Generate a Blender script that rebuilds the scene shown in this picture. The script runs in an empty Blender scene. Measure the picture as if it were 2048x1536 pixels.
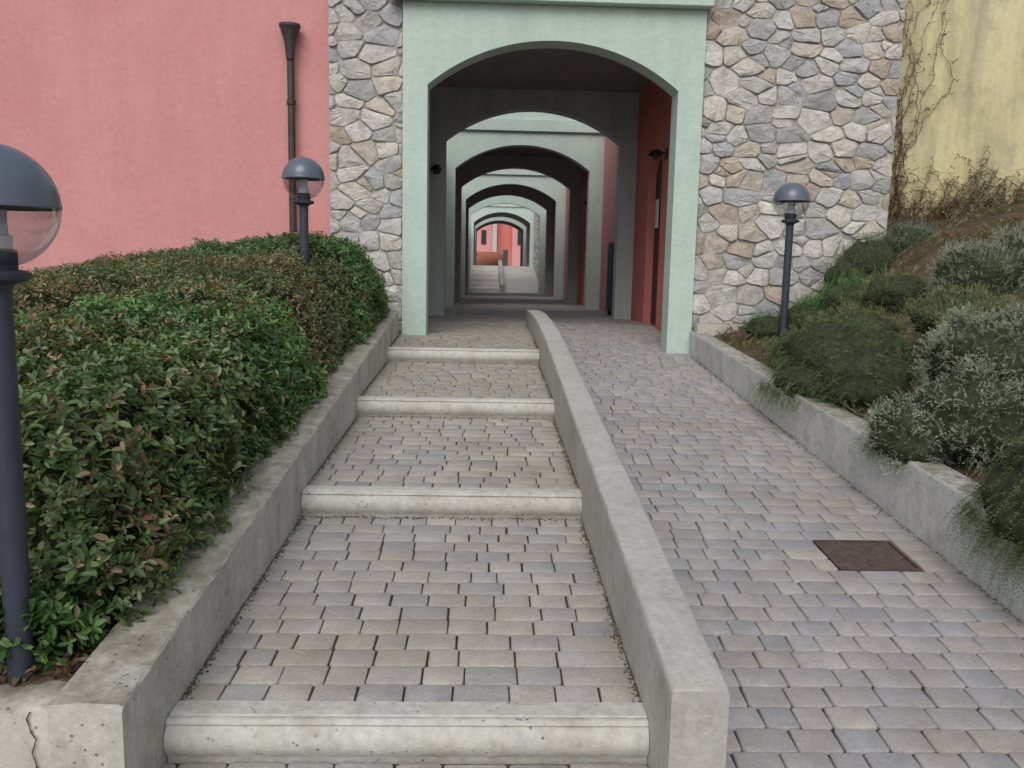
import bpy, math, random
import numpy as np
from mathutils import Vector, Matrix, noise
C = bpy.context.scene.collection
R = math.radians
random.seed(4)
# ------------------------------------------------------------------ camera
YAW, PITCH, ROLL, FP = 1.82, 8.0, 1.2, 1700.0
MR = Matrix.Rotation(-R(YAW),3,'Z') @ Matrix.Rotation(R(90-PITCH),3,'X') @ Matrix.Rotation(R(ROLL),3,'Z')
cd = bpy.data.cameras.new('camera'); cam = bpy.data.objects.new('camera', cd); C.objects.link(cam)
cam.matrix_world = MR.to_4x4(); cd.sensor_width = 36; cd.lens = 36*FP/2048; cd.clip_end = 2000; cd.clip_start = .05
bpy.context.scene.camera = cam
def at(px, py, Y):
    d = MR @ Vector(((px-1024)/FP, -(py-768)/FP, -1)); return d*(Y/d.y)
# ------------------------------------------------------------------ helpers
def tag(o, label=None, cat=None, group=None, kind=None):
    if label: o['label'] = label
    if cat: o['category'] = cat
    if group: o['group'] = group
    if kind: o['kind'] = kind
    return o
def empty(name, loc=(0,0,0), rz=0):
    o = bpy.data.objects.new(name, None); C.objects.link(o); o.location = loc; o.rotation_euler.z = rz
    o.empty_display_size = .1; return o
class MB:
    def __init__(s): s.v=[]; s.f=[]; s.c=[]; s.smooth=False
    def add(s, vs, fs, col=None):
        n=len(s.v); s.v += [tuple(v) for v in vs]; s.f += [tuple(i+n for i in f) for f in fs]
        s.c += [col if col else (1,1,1)]*len(vs)
    def box(s, x0,x1,y0,y1,z0,z1,col=None):
        vs=[(x0,y0,z0),(x1,y0,z0),(x1,y1,z0),(x0,y1,z0),(x0,y0,z1),(x1,y0,z1),(x1,y1,z1),(x0,y1,z1)]
        s.add(vs,[(0,3,2,1),(4,5,6,7),(0,1,5,4),(1,2,6,5),(2,3,7,6),(3,0,4,7)],col)
    def bbox(s, x0,x1,y0,y1,z0,z1,b=.01,col=None):      # box with chamfered edges
        bm_v=[]
        for z,i in ((z0,b),(z0+b,0),(z1-b,0),(z1,b)):
            xa,xb,ya,yb=x0+i,x1-i,y0+i,y1-i
            bm_v+=[(xa+b,ya,z),(xb-b,ya,z),(xb,ya+b,z),(xb,yb-b,z),(xb-b,yb,z),(xa+b,yb,z),(xa,yb-b,z),(xa,ya+b,z)]
        fs=[tuple(range(7,-1,-1)),tuple(range(24,32))]
        for r in range(3):
            for k in range(8):
                a=r*8+k; c=r*8+(k+1)%8; fs.append((a,c,c+8,a+8))
        s.add(bm_v,fs,col)
    def rings(s, rings, cap=True, closed=True, col=None):
        n=len(rings[0]); vs=[p for r in rings for p in r]; fs=[]
        m=n if closed else n-1
        for i in range(len(rings)-1):
            for k in range(m):
                a=i*n+k; b=i*n+(k+1)%n; fs.append((a,b,b+n,a+n))
        if cap: fs.append(tuple(range(n-1,-1,-1))); fs.append(tuple(range((len(rings)-1)*n,len(rings)*n)))
        s.add(vs,fs,col)
    def lathe(s, prof, cx=0,cy=0,seg=24,cap=True,col=None):
        s.rings([[(cx+r*math.cos(2*math.pi*k/seg),cy+r*math.sin(2*math.pi*k/seg),z) for k in range(seg)] for r,z in prof],cap,True,col)
    def tube(s, pts, r, seg=5, col=None):
        rs=[]
        pts=[Vector(p) for p in pts]
        for i,p in enumerate(pts):
            d=(pts[min(i+1,len(pts)-1)]-pts[max(i-1,0)]); 
            if d.length<1e-6: d=Vector((0,0,1))
            d.normalize(); a=d.orthogonal().normalized(); b=d.cross(a)
            rr=r[i] if isinstance(r,(list,tuple)) else r
            rs.append([p+a*rr*math.cos(2*math.pi*k/seg)+b*rr*math.sin(2*math.pi*k/seg) for k in range(seg)])
        for i in range(1,len(rs)):
            best=min(range(seg),key=lambda o:(rs[i][o]-pts[i]-(rs[i-1][0]-pts[i-1])).length); rs[i]=rs[i][best:]+rs[i][:best]
        s.rings(rs,True,True,col)
    def build(s, name, mat, parent=None, smooth=None, autosmooth=None):
        me=bpy.data.meshes.new(name); me.from_pydata(s.v,[],s.f); 
        a=me.color_attributes.new('Col','FLOAT_COLOR','POINT')
        a.data.foreach_set('color', np.array([(c[0],c[1],c[2],1) for c in s.c],dtype=np.float32).ravel())
        me.materials.append(mat); 
        if smooth or s.smooth: me.polygons.foreach_set('use_smooth',[True]*len(me.polygons))
        me.update()
        o=bpy.data.objects.new(name,me); C.objects.link(o)
        if autosmooth: me.set_sharp_from_angle(angle=R(autosmooth))
        if parent: o.parent=parent
        return o
def np_mesh(name, V, F, cols, mat, parent=None):
    me=bpy.data.meshes.new(name); k=F.shape[1]
    me.vertices.add(len(V)); me.vertices.foreach_set('co',V.astype(np.float32).ravel())
    me.loops.add(F.size); me.loops.foreach_set('vertex_index',F.astype(np.int32).ravel())
    me.polygons.add(len(F)); me.polygons.foreach_set('loop_start',np.arange(0,F.size,k,dtype=np.int32))
    a=me.color_attributes.new('Col','FLOAT_COLOR','POINT')
    cc=np.ones((len(V),4),dtype=np.float32); cc[:,:3]=cols; a.data.foreach_set('color',cc.ravel())
    me.materials.append(mat); me.update(calc_edges=True); me.validate()
    o=bpy.data.objects.new(name,me); C.objects.link(o)
    if parent: o.parent=parent
    return o
# ------------------------------------------------------------------ materials
def N(nt,t,**k):
    n=nt.nodes.new(t)
    for a,b in k.items(): setattr(n,a,b)
    return n
def base(name, rough=.85, spec=.3):
    m=bpy.data.materials.new(name); m.use_nodes=True; nt=m.node_tree; b=nt.nodes['Principled BSDF']
    b.inputs['Roughness'].default_value=rough; b.inputs['Specular IOR Level'].default_value=spec
    return m,nt,b
def coords(nt, sc=(1,1,1), obj=True):
    t=N(nt,'ShaderNodeTexCoord'); mp=N(nt,'ShaderNodeMapping'); mp.inputs['Scale'].default_value=sc
    nt.links.new(t.outputs['Object'],mp.inputs['Vector']); return mp.outputs['Vector']
def noise_n(nt, vec, scale, detail=6, rough=.6):
    n=N(nt,'ShaderNodeTexNoise'); n.inputs['Scale'].default_value=scale; n.inputs['Detail'].default_value=detail; n.inputs['Roughness'].default_value=rough
    nt.links.new(vec,n.inputs['Vector']); return n.outputs['Fac']
def ramp(nt, fac, stops):
    r=N(nt,'ShaderNodeValToRGB'); e=r.color_ramp.elements
    while len(e)<len(stops): e.new(.5)
    for el,(p,c) in zip(e,stops): el.position=p; el.color=(c[0],c[1],c[2],1) if isinstance(c,(tuple,list)) else (c,c,c,1)
    nt.links.new(fac,r.inputs['Fac']); return r.outputs['Color']
def mix(nt, fac, a, b, mode='MIX'):
    m=N(nt,'ShaderNodeMix',data_type='RGBA',blend_type=mode)
    for s,v in ((m.inputs[0],fac),(m.inputs[6],a),(m.inputs[7],b)):
        if isinstance(v,(int,float)): s.default_value=v
        elif isinstance(v,(tuple,list)): s.default_value=(v[0],v[1],v[2],1)
        else: nt.links.new(v,s)
    return m.outputs[2]
def bump(nt,b,hs):
    prev=None
    for h,st,dist in hs:
        n=N(nt,'ShaderNodeBump'); n.inputs['Strength'].default_value=st; n.inputs['Distance'].default_value=dist
        nt.links.new(h,n.inputs['Height'])
        if prev: nt.links.new(prev,n.inputs['Normal'])
        prev=n.outputs['Normal']
    nt.links.new(prev,b.inputs['Normal'])
def plaster(name,c1,c2,stain,amt=.35,bs=.35):
    m,nt,b=base(name,.92,.15)
    v=coords(nt); vs=coords(nt,(3,3,.35))
    n1=noise_n(nt,v,.9,5); n2=noise_n(nt,v,14,6,.7); n3=noise_n(nt,vs,1.6,6,.65)
    col=ramp(nt,n1,[(.3,c1),(.7,c2)])
    col=mix(nt,ramp(nt,n3,[(.42,0),(.72,amt)]),col,stain)
    col=mix(nt,ramp(nt,noise_n(nt,v,2.7,9,.75),[(.52,0),(.7,amt*.8)]),col,stain)
    col=mix(nt,.5,col,ramp(nt,n2,[(.3,.76),(.7,1.0)]),'MULTIPLY')
    nt.links.new(col,b.inputs['Base Color'])
    bump(nt,b,[(noise_n(nt,v,22,5,.6),bs,.02),(noise_n(nt,v,120,3,.6),bs,.006)]); return m
def concrete(name,c1,c2,dark,moss=(.16,.16,.08),mossamt=.5,pits=True,topdark=0.0):
    m,nt,b=base(name,.9,.2)
    v=coords(nt); n1=noise_n(nt,v,2.2,6,.65); n2=noise_n(nt,v,30,5,.7); n3=noise_n(nt,v,5,8,.7); vs=coords(nt,(6,6,.8))
    col=ramp(nt,n1,[(.3,c1),(.68,c2)])
    col=mix(nt,ramp(nt,n3,[(.5,0),(.7,.5)]),col,dark)
    col=mix(nt,ramp(nt,noise_n(nt,v,3.3,8,.75),[(.55,0),(.72,mossamt)]),col,moss)
    col=mix(nt,ramp(nt,noise_n(nt,vs,3,5,.6),[(.5,0),(.75,.35)]),col,dark)
    if topdark:
        gm=N(nt,'ShaderNodeNewGeometry'); sx=N(nt,'ShaderNodeSeparateXYZ'); nt.links.new(gm.outputs['Normal'],sx.inputs[0])
        top=ramp(nt,sx.outputs['Z'],[(.5,0),(.85,topdark)])
        tn=mix(nt,1.0,top,ramp(nt,noise_n(nt,v,8,8,.75),[(.38,.2),(.62,1)]),'MULTIPLY')
        col=mix(nt,tn,col,(.19,.165,.12))
    col=mix(nt,.6,col,ramp(nt,n2,[(.3,.66),(.65,1.05)]),'MULTIPLY')
    hs=[(n2,.4,.01),(noise_n(nt,v,140,3,.7),.4,.004)]
    if pits:
        vo=N(nt,'ShaderNodeTexVoronoi'); vo.inputs['Scale'].default_value=34; nt.links.new(v,vo.inputs['Vector'])
        pit=ramp(nt,vo.outputs['Distance'],[(.12,0),(.2,1)])
        mask=ramp(nt,noise_n(nt,v,9,3),[(.5,1),(.6,0)])
        pm=mix(nt,mask,pit,(1,1,1)); col=mix(nt,.55,col,pm,'MULTIPLY'); hs.append((pm,.5,.01))
    nt.links.new(col,b.inputs['Base Color']); bump(nt,b,hs); return m
def attr_mat(name,rough=.9,scale=9,lo=.6,hi=1.1,bumps=((30,.5,.012),(150,.4,.004)),stain=None,stain_amt=.5,veins=None):
    m,nt,b=base(name,rough,.25); v=coords(nt)
    a=N(nt,'ShaderNodeAttribute',attribute_name='Col')
    col=a.outputs['Color']
    if veins: col=mix(nt,ramp(nt,noise_n(nt,v,11,9,.75),[(.48,0),(.68,.6)]),col,veins)
    col=mix(nt,.9,col,ramp(nt,noise_n(nt,v,scale,8,.7),[(.3,lo),(.68,hi)]),'MULTIPLY')
    col=mix(nt,.7,col,ramp(nt,noise_n(nt,v,90,4,.7),[(.3,.7),(.65,1.08)]),'MULTIPLY')
    if stain: col=mix(nt,ramp(nt,noise_n(nt,v,1.3,9,.72),[(.48,0),(.70,stain_amt)]),col,stain)
    nt.links.new(col,b.inputs['Base Color'])
    bump(nt,b,[(noise_n(nt,v,s,6,.65),st,d) for s,st,d in bumps]); return m
def leaf_mat(name,rough=.42,trans=.25,spec=.45):
    m,nt,b=base(name,rough,spec); a=N(nt,'ShaderNodeAttribute',attribute_name='Col')
    nt.links.new(a.outputs['Color'],b.inputs['Base Color'])
    t=N(nt,'ShaderNodeBsdfTranslucent'); nt.links.new(mix(nt,1.0,a.outputs['Color'],(1.3,1.5,.6),'MULTIPLY'),t.inputs['Color'])
    mx=N(nt,'ShaderNodeMixShader'); mx.inputs[0].default_value=trans
    nt.links.new(b.outputs[0],mx.inputs[1]); nt.links.new(t.outputs[0],mx.inputs[2])
    nt.links.new(mx.outputs[0],nt.nodes['Material Output'].inputs['Surface']); return m
def simple(name,c,rough=.5,metal=0,spec=.4,var=.25,sc=12,bs=.1):
    m,nt,b=base(name,rough,spec); v=coords(nt); b.inputs['Metallic'].default_value=metal
    n=noise_n(nt,v,sc,6,.65)
    nt.links.new(ramp(nt,n,[(.3,tuple(x*(1-var) for x in c)),(.7,tuple(x*(1+var) for x in c))]),b.inputs['Base Color'])
    bump(nt,b,[(noise_n(nt,v,sc*8,4),bs,.004)]); return m
M={}
M['pink']=plaster('pink_plaster',(.62,.28,.275),(.67,.33,.325),(.54,.26,.245),.45,.3)
M['red']=plaster('red_plaster',(.60,.185,.165),(.66,.23,.205),(.44,.14,.12),.4,.3)
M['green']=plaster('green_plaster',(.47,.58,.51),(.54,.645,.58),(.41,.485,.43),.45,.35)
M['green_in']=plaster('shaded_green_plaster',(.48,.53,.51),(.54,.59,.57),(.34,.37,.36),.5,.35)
M['dark_in']=plaster('shaded_ceiling_plaster',(.24,.235,.23),(.29,.28,.27),(.15,.15,.15),.5,.3)  # ceiling colour lowered to paint in the dimness of the passages
M['yellow']=plaster('yellow_plaster',(.62,.55,.30),(.70,.64,.40),(.36,.33,.23),.9,.35)
M['conc']=concrete('wall_concrete',(.42,.41,.36),(.54,.53,.48),(.25,.235,.19),topdark=.8)
M['concr']=concrete('pale_wall_concrete',(.47,.48,.45),(.58,.59,.57),(.30,.29,.25),topdark=.9)
M['conc2']=concrete('divider_concrete',(.40,.39,.36),(.47,.46,.43),(.29,.275,.24),(.25,.24,.18),.35,False)
M['conc3']=concrete('step_concrete',(.46,.45,.41),(.56,.56,.52),(.31,.29,.25),(.30,.27,.18),.35)
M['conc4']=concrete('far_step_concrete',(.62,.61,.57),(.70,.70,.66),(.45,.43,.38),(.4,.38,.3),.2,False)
M['paver']=attr_mat('paver_blocks',.85,7,.76,1.08,((40,.4,.006),(200,.45,.003)),(.26,.22,.155),.5)
M['stone']=attr_mat('rubble_stone',.88,6,.66,1.12,((12,.8,.035),(45,.6,.012),(160,.4,.004)),None,0,(.36,.31,.25))
M['mortar']=simple('mortar',(.36,.345,.315),.95,0,.1,.25,8,.7)
M['joint']=simple('joint_soil',(.055,.048,.034),.95,0,.1,.5,9,.6)
M['soil']=simple('soil',(.095,.068,.046),.95,0,.1,.45,5,.8)
M['post']=simple('charcoal_paint',(.035,.042,.06),.5,0,.4,.15,10,.05)
M['dome']=simple('grey_dome',(.095,.115,.15),.25,0,.5,.15,7,.03)
M['white']=simple('white_lamp_part',(.6,.6,.58),.4,0,.4,.05)
M['pipe']=simple('brown_pipe',(.065,.055,.055),.5,.3,.4,.3,9,.05)
M['door']=simple('dark_door_paint',(.06,.042,.038),.5,0,.4,.25,14,.2)
M['black']=simple('black_metal',(.025,.026,.028),.45,.3,.4,.2,20,.05)
M['rust']=simple('rusty_iron',(.105,.078,.07),.8,.2,.3,.4,20,.4)
M['paper']=simple('paper',(.7,.7,.68),.8,0,.2,.05)
M['brick']=simple('red_brick',(.42,.18,.12),.9,0,.2,.25,9,.3)
M['leafg']=leaf_mat('glossy_leaves',.4,.22,.45)
M['leafs']=leaf_mat('hedge_leaves',.5,.22,.4)
M['needle']=leaf_mat('needles',.75,.28,.15)
M['core']=simple('shaded_growth',(.022,.028,.013),.95,0,.05,.5,14,.8)  # near-black green, the shade inside the shrubs painted in
M['core2']=simple('shaded_needles',(.045,.055,.032),.95,0,.05,.6,40,1.)  # dark green carrying the shade between the needles
M['twig']=simple('twig_bark',(.15,.10,.07),.9,0,.1,.35,30,.3)
M['stem']=attr_mat('dry_stem',.9,20,.7,1.1)
def glass():
    m=bpy.data.materials.new('clear_globe'); m.use_nodes=True; nt=m.node_tree; nt.nodes.remove(nt.nodes['Principled BSDF'])
    t=N(nt,'ShaderNodeBsdfTransparent'); t.inputs['Color'].default_value=(.86,.88,.90,1); g=N(nt,'ShaderNodeBsdfGlossy'); g.inputs['Roughness'].default_value=.08
    l=N(nt,'ShaderNodeLayerWeight'); l.inputs['Blend'].default_value=.35; r=ramp(nt,l.outputs['Facing'],[(.0,.10),(1.,.65)])
    mx=N(nt,'ShaderNodeMixShader'); nt.links.new(r,mx.inputs[0]); nt.links.new(t.outputs[0],mx.inputs[1]); nt.links.new(g.outputs[0],mx.inputs[2])
    nt.links.new(mx.outputs[0],nt.nodes['Material Output'].inputs['Surface']); return m
M['glass']=glass()
# ------------------------------------------------------------------ levels
XL,XD0,XD1,XR=-.965,.53,.695,2.27
def ramp_z(y): return -.79-.08*max(0,11.4-y)
def pass_z(y): return -.79-.0145*max(0,min(y,33.5)-11.4)
YS=[2.48+1.95*i for i in range(4)]; ZS=[-1.405+.191*i for i in range(4)]
def stair_z(y):
    if y<YS[0]: return -1.54
    for i in range(3):
        if y<YS[i+1]: t=(y-YS[i])/1.95; return ZS[i]-.008+t*(.191-.127)
    t=min(1,(y-YS[3])/1.1); return ZS[3]-.008+t*.046
def wallL_z(y): return -1.2+.094*(y-2.18)
def div_z(y):
    if y<7: return -1.155+.0955*(y-2.2)
    t=(y-7)/4.35; return -.697+.4154*(t-.75*t*t)
def wallR_z(y): return -.70-.060*(9.3-y)
# ------------------------------------------------------------------ setting
g=MB(); g.box(-400,400,-300,500,-2.2,-1.9); tag(g.build('ground',M['soil']),kind='structure')
PAL=[(.41,.385,.355),(.40,.37,.35),(.37,.36,.35),(.425,.40,.36),(.385,.37,.355),(.395,.375,.355),(.35,.34,.34),(.415,.385,.355)]
PALR=[(.38,.362,.35),(.375,.352,.342),(.34,.338,.345),(.385,.36,.34),(.355,.345,.342),(.36,.342,.342),(.33,.325,.33)]
def pavers(name,x0,x1,y0,y1,zf,seed,pal,row=.122,dark=1.0,hole=None,tint=(1,1,1)):
    rg=random.Random(seed); b=MB(); y=y0
    nrow=max(1,round((y1-y0)/row)); row=(y1-y0)/nrow
    for r in range(nrow):
        y=y0+r*row; segs=[(x0,x1)]
        if hole and hole[2]<=y+row/2<=hole[3]: segs=[(x0,hole[0]),(hole[1],x1)]
        for (sa,sb) in segs:
          x=sa; first=True
          while x<sb-.01:
            L=rg.choice([.115,.14,.15,.155,.155,.185,.195])*rg.uniform(.96,1.04)
            if first: L*=rg.uniform(.6,1); first=False
            if sb-(x+L)<.07: L=sb-x
            cx,cy=x+L/2,y+row/2; wob=.002*math.sin(cx*5+r*.7)
            x+=L
            gp=rg.uniform(.0022,.0048); hx,hy=L/2-gp,row/2-rg.uniform(.0018,.0034)
            out=[]
            for (sx_,sy_) in ((-1,-1),(1,-1),(1,1),(-1,1)):
                c=rg.uniform(.004,.013); c=min(c,hx*.5)
                pa=(sx_*(hx-c),sy_*hy); pb=(sx_*hx,sy_*(hy-c))
                out+= [pb,pa] if sx_*sy_>0 else [pa,pb]
            out=[(px+rg.uniform(-.0018,.0018),py+rg.uniform(-.001,.001)) for px,py in out]
            dz=rg.uniform(-.002,.002); tx,ty=rg.uniform(-.012,.012),rg.uniform(-.012,.012)
            vs=[]
            for ins,h in ((0,-.04),(0,-.004),(.0018,-.0014),(.005,0)):
                for px,py in out:
                    k=1-ins/max(hx,.02); k2=1-ins/hy; X=cx+px*k; Y=cy+py*k2+wob
                    vs.append((X,Y,zf(Y)+h+dz+tx*px+ty*py))
            fs=[tuple(range(24,32))]
            for q in range(3):
                for k in range(8): a=q*8+k; d=q*8+(k+1)%8; fs.append((a,d,d+8,a+8))
            col=rg.choice(pal); j=rg.uniform(.92,1.08)*dark
            b.add(vs,fs,tuple(v*j*w_ for v,w_ in zip(col,tint)))
    o=b.build(name,M['paver'],smooth=True,autosmooth=50); tag(o,kind='structure'); return o
def sheet(name,x0,x1,ys,zf,dz,mat):
    b=MB(); n=len(ys); vs=[]
    for y in ys: vs+=[(x0,y,zf(y)+dz),(x1,y,zf(y)+dz)]
    b.add(vs,[(2*i,2*i+1,2*i+3,2*i+2) for i in range(n-1)]); o=b.build(name,mat); return tag(o,kind='structure')
RW=(11.36-.4)/90; HY0,HY1=.4+28*RW,.4+31*RW
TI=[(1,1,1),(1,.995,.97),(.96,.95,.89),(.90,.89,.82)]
for i in range(4):
    y0=YS[i]+.10; y1=(YS[i+1]-.004) if i<3 else 11.36
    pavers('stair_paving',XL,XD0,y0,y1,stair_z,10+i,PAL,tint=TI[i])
    sheet('stair_bed',XL,XD0,[YS[i]+.01,(YS[i+1]-.005) if i<3 else 11.4],lambda y,i=i:stair_z(min(max(y,YS[i]+.001),(YS[i+1]-.002) if i<3 else 20)),-.012,M['joint'])
pavers('landing_paving',XL-2.0,XD0,.4,YS[0]-.02,lambda y:-1.54,20,PAL)
sheet('landing_bed',XL-2.0,XD0,[.4,YS[0]],lambda y:-1.54,-.012,M['joint'])
pavers('ramp_paving',XD1,XR,.4,11.36,ramp_z,21,PALR,hole=(1.69,2.10,HY0,HY1))
sheet('ramp_bed',XD1,XR,[.4,3,6,9,11.4],ramp_z,-.012,M['joint'])
pavers('landing_paving',XD0,XD1,.4,2.18,ramp_z,22,PAL)
pavers('passage_paving',-.99,2.29,11.37,33.4,pass_z,23,PALR,dark=1.05)
sheet('passage_bed',-1.0,2.30,[11.37,33.5],pass_z,-.010,M['joint'])
# ------------------------------------------------------------------ low walls
def wall_sweep(name,path,prof_z,thick,label,mat,zb,seed,side=1,cap_r=.02,rag=.004,ragx=.002):
    rg=random.Random(seed); b=MB(); rings=[]
    for i,(x,y) in enumerate(path):
        zt=prof_z(y)+rag*1.2*noise.noise(Vector((y*3.1,seed,0))); xa,xb=(x,x+thick*side); j=lambda a=rag: rg.uniform(-a,a)
        r=cap_r; s=side
        ring=[(xa,y,zb(y)),(xa+j(.002),y,zt-r*2.5),(xa+j(ragx),y,zt-r+j()),(xa+s*(r*.3+abs(j(ragx))),y,zt-r*.3+j(.002)),(xa+s*r+j(),y,zt+j(.002)),
              (xa+s*thick*.5,y,zt+.003+j(.003)),(xb-s*r+j(),y,zt+j(.002)),(xb-s*r*.3,y,zt-r*.3+j(.002)),(xb+j(.002),y,zt-r+j()),(xb,y,zb(y))]
        rings.append(ring)
    b.rings(rings,True,True)
    o=b.build(name,mat,smooth=True,autosmooth=45); tag(o,label,'wall'); return o
fr=lambda a,b,s:[a+(b-a)*k/round((b-a)/s) for k in range(round((b-a)/s)+1)]
wall_sweep('retaining_wall',[(XL,y) for y in fr(2.18,9.38,.045)],wallL_z,.2,'sloping grey concrete wall along the left of the steps, below the hedge',M['conc'],lambda y:-1.9,1,-1,.008,.005,.005)
b=MB(); rg=random.Random(6); rings=[]
xs=[XL-.19-.006-k*.025 for k in range(60)]
for k,x in enumerate(xs):
    zt=-1.208-.0012*k+rg.uniform(-.006,.004)+.016*noise.noise(Vector((x*7,0,0))); jy=rg.uniform(-.003,.003)
    yb=2.335+.02*noise.noise(Vector((x*5,3,0)))
    rings.append([(x,2.185,-1.9),(x,2.185+jy,-1.6),(x,2.185+jy,-1.4),(x,2.185+jy,zt-.014),(x,2.196+rg.uniform(0,.01),zt),(x,2.25,zt+.004),(x,yb+rg.uniform(-.01,.006),zt-.006),(x,yb+.02,zt-.03),(x,2.36,-1.9)])
b.rings(rings); o=b.build('retaining_wall',M['conc'],smooth=True,autosmooth=45); tag(o,'low concrete wall at the lower left corner, cracked where it meets the sloping wall','wall')
b=MB(); rg=random.Random(14); pts=[]; x=XL-.245
z=-1.22
while z>-1.62: pts.append((x,z)); x+=rg.uniform(-.014,.014); z-=.02
for i,(x,z) in enumerate(pts[:-1]):
    w=rg.uniform(.001,.004); w2=.002; x2,z2=pts[i+1]; b.add([(x-w,2.1795,z),(x+w,2.1795,z),(x2+w2,2.1795,z2),(x2-w2,2.1795,z2)],[(0,1,2,3)])
b.build('crack',M['joint'],o)
wall_sweep('divider_wall',[(XD0,2.2),(XD0,2.212)]+[(XD0,y) for y in fr(2.3,11.35,.1)],lambda y:div_z(y)-(.03*max(0,1-(11.35-y)/.12) if y>11.2 else 0)-(.008 if y<2.205 else 0),XD1-XD0,'smooth pale concrete divider between the brick steps and the ramp',M['conc2'],lambda y:-1.9,2,1,.013,.002)
wall_sweep('retaining_wall',[(XR,y) for y in fr(1.2,9.40,.07)],wallR_z,.17,'low whitish concrete wall on the right of the ramp under trailing plants',M['concr'],lambda y:-1.9,3,1,.010,.002)
# ------------------------------------------------------------------ steps
def make_step(y,z,i,label,x0=XL+.002,x1=XD0-.002,grp='concrete step edges of the near flight'):
    rg=random.Random(40+i); b=MB(); rings=[]
    n=60
    for k in range(n+1):
        x=x0+(x1-x0)*k/n; e=lambda a=.0015: rg.uniform(-a,a)
        p=[(y+.105,z-.2),(y+.105,z+e()),(y+.055,z+.002+e()),(y+.022,z+.001),(y+.018,z-.003+e(.001)),(y+.012,z-.003),(y+.008,z+e(.001)),(y-.004,z-.001),(y-.012,z-.006+e()),(y-.015,z-.014),(y-.008,z-.019+e(.001)),(y-.014,z-.025),(y-.026,z-.038+e()),(y-.033,z-.056),(y-.034,z-.078+e()),(y-.028,z-.097),(y-.016,z-.115+e()),(y-.008,z-.127),(y-.008,z-.2)]
        rings.append([(x,a,c) for a,c in p])
    b.rings(rings); o=b.build('concrete_step',M['conc3'],smooth=True,autosmooth=40); tag(o,label,'step',grp)
for i,w in enumerate(['nearest rounded concrete step edge, at the bottom of the picture','second rounded concrete step edge counted from the viewer','third rounded concrete step edge counted from the viewer','farthest rounded concrete step edge of the near flight, just before the arch']):
    make_step(YS[i],ZS[i],i,w)
b=MB(); rg=random.Random(9)
for k in range(6800):
    side=rg.choice([0,0,1,1,2,3,4]); y=rg.uniform(2.3,9.3)
    if side==0: x=XL+abs(rg.gauss(0,.014)); z=stair_z(y)
    elif side==1: x=XD0-abs(rg.gauss(0,.014)); z=stair_z(y)
    elif side==2: x=XD1+abs(rg.gauss(0,.012)); z=ramp_z(y)
    elif side==3: x=XR-abs(rg.gauss(0,.022)); z=ramp_z(y)
    else:
        i=rg.choice([1,2,3]); y=YS[i]-.012-abs(rg.gauss(0,.02)); x=rg.uniform(XL,XD0); z=stair_z(y)
    if side<2 and any(-.06<(y-s)<.11 for s in YS): continue
    s=rg.uniform(.003,.008); z+=s*.2
    c=rg.choice([(.10,.08,.05),(.16,.11,.07),(.07,.08,.03),(.20,.15,.09)])
    a=rg.uniform(0,6.3); vs=[(x+s*math.cos(a+q*1.57)*rg.uniform(.6,1),y+s*math.sin(a+q*1.57)*rg.uniform(.6,1.2),z) for q in range(4)]+[(x,y,z+s*.6)]
    b.add(vs,[(0,1,4),(1,2,4),(2,3,4),(3,0,4)],c)
tag(b.build('leaf_litter',M['stem']),'crumbs of soil and dry leaf along the feet of the walls','litter',kind='stuff')
# ------------------------------------------------------------------ manhole
yc=(HY0+HY1)/2
t=empty('manhole_cover',(1.895,yc,ramp_z(yc))); tag(t,'rusty square iron cover set in the paving of the ramp','manhole')
t.rotation_euler.x=math.atan(.08)
b=MB(); hx,hy=.199,.176
for (a,bb,c,d) in ((-hx,hx,-hy,-hy+.014),(-hx,hx,hy-.014,hy),(-hx,-hx+.014,-hy+.015,hy-.015),(hx-.014,hx,-hy+.015,hy-.015)): b.box(a,bb,c,d,-.04,.001)
b.build('frame',M['rust'],t)
b=MB(); b.bbox(-hx+.018,hx-.018,-hy+.018,hy-.018,-.03,-.004,.003)
for i in range(12):
    for j in range(10):
        x=-hx+.036+i*.0295; y=-hy+.036+j*.031; b.box(x-.008+(j%2)*.004,x+.008+(j%2)*.004,y-.005,y+.005,-.005,-.002)
b.build('cover',M['rust'],t)
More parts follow.
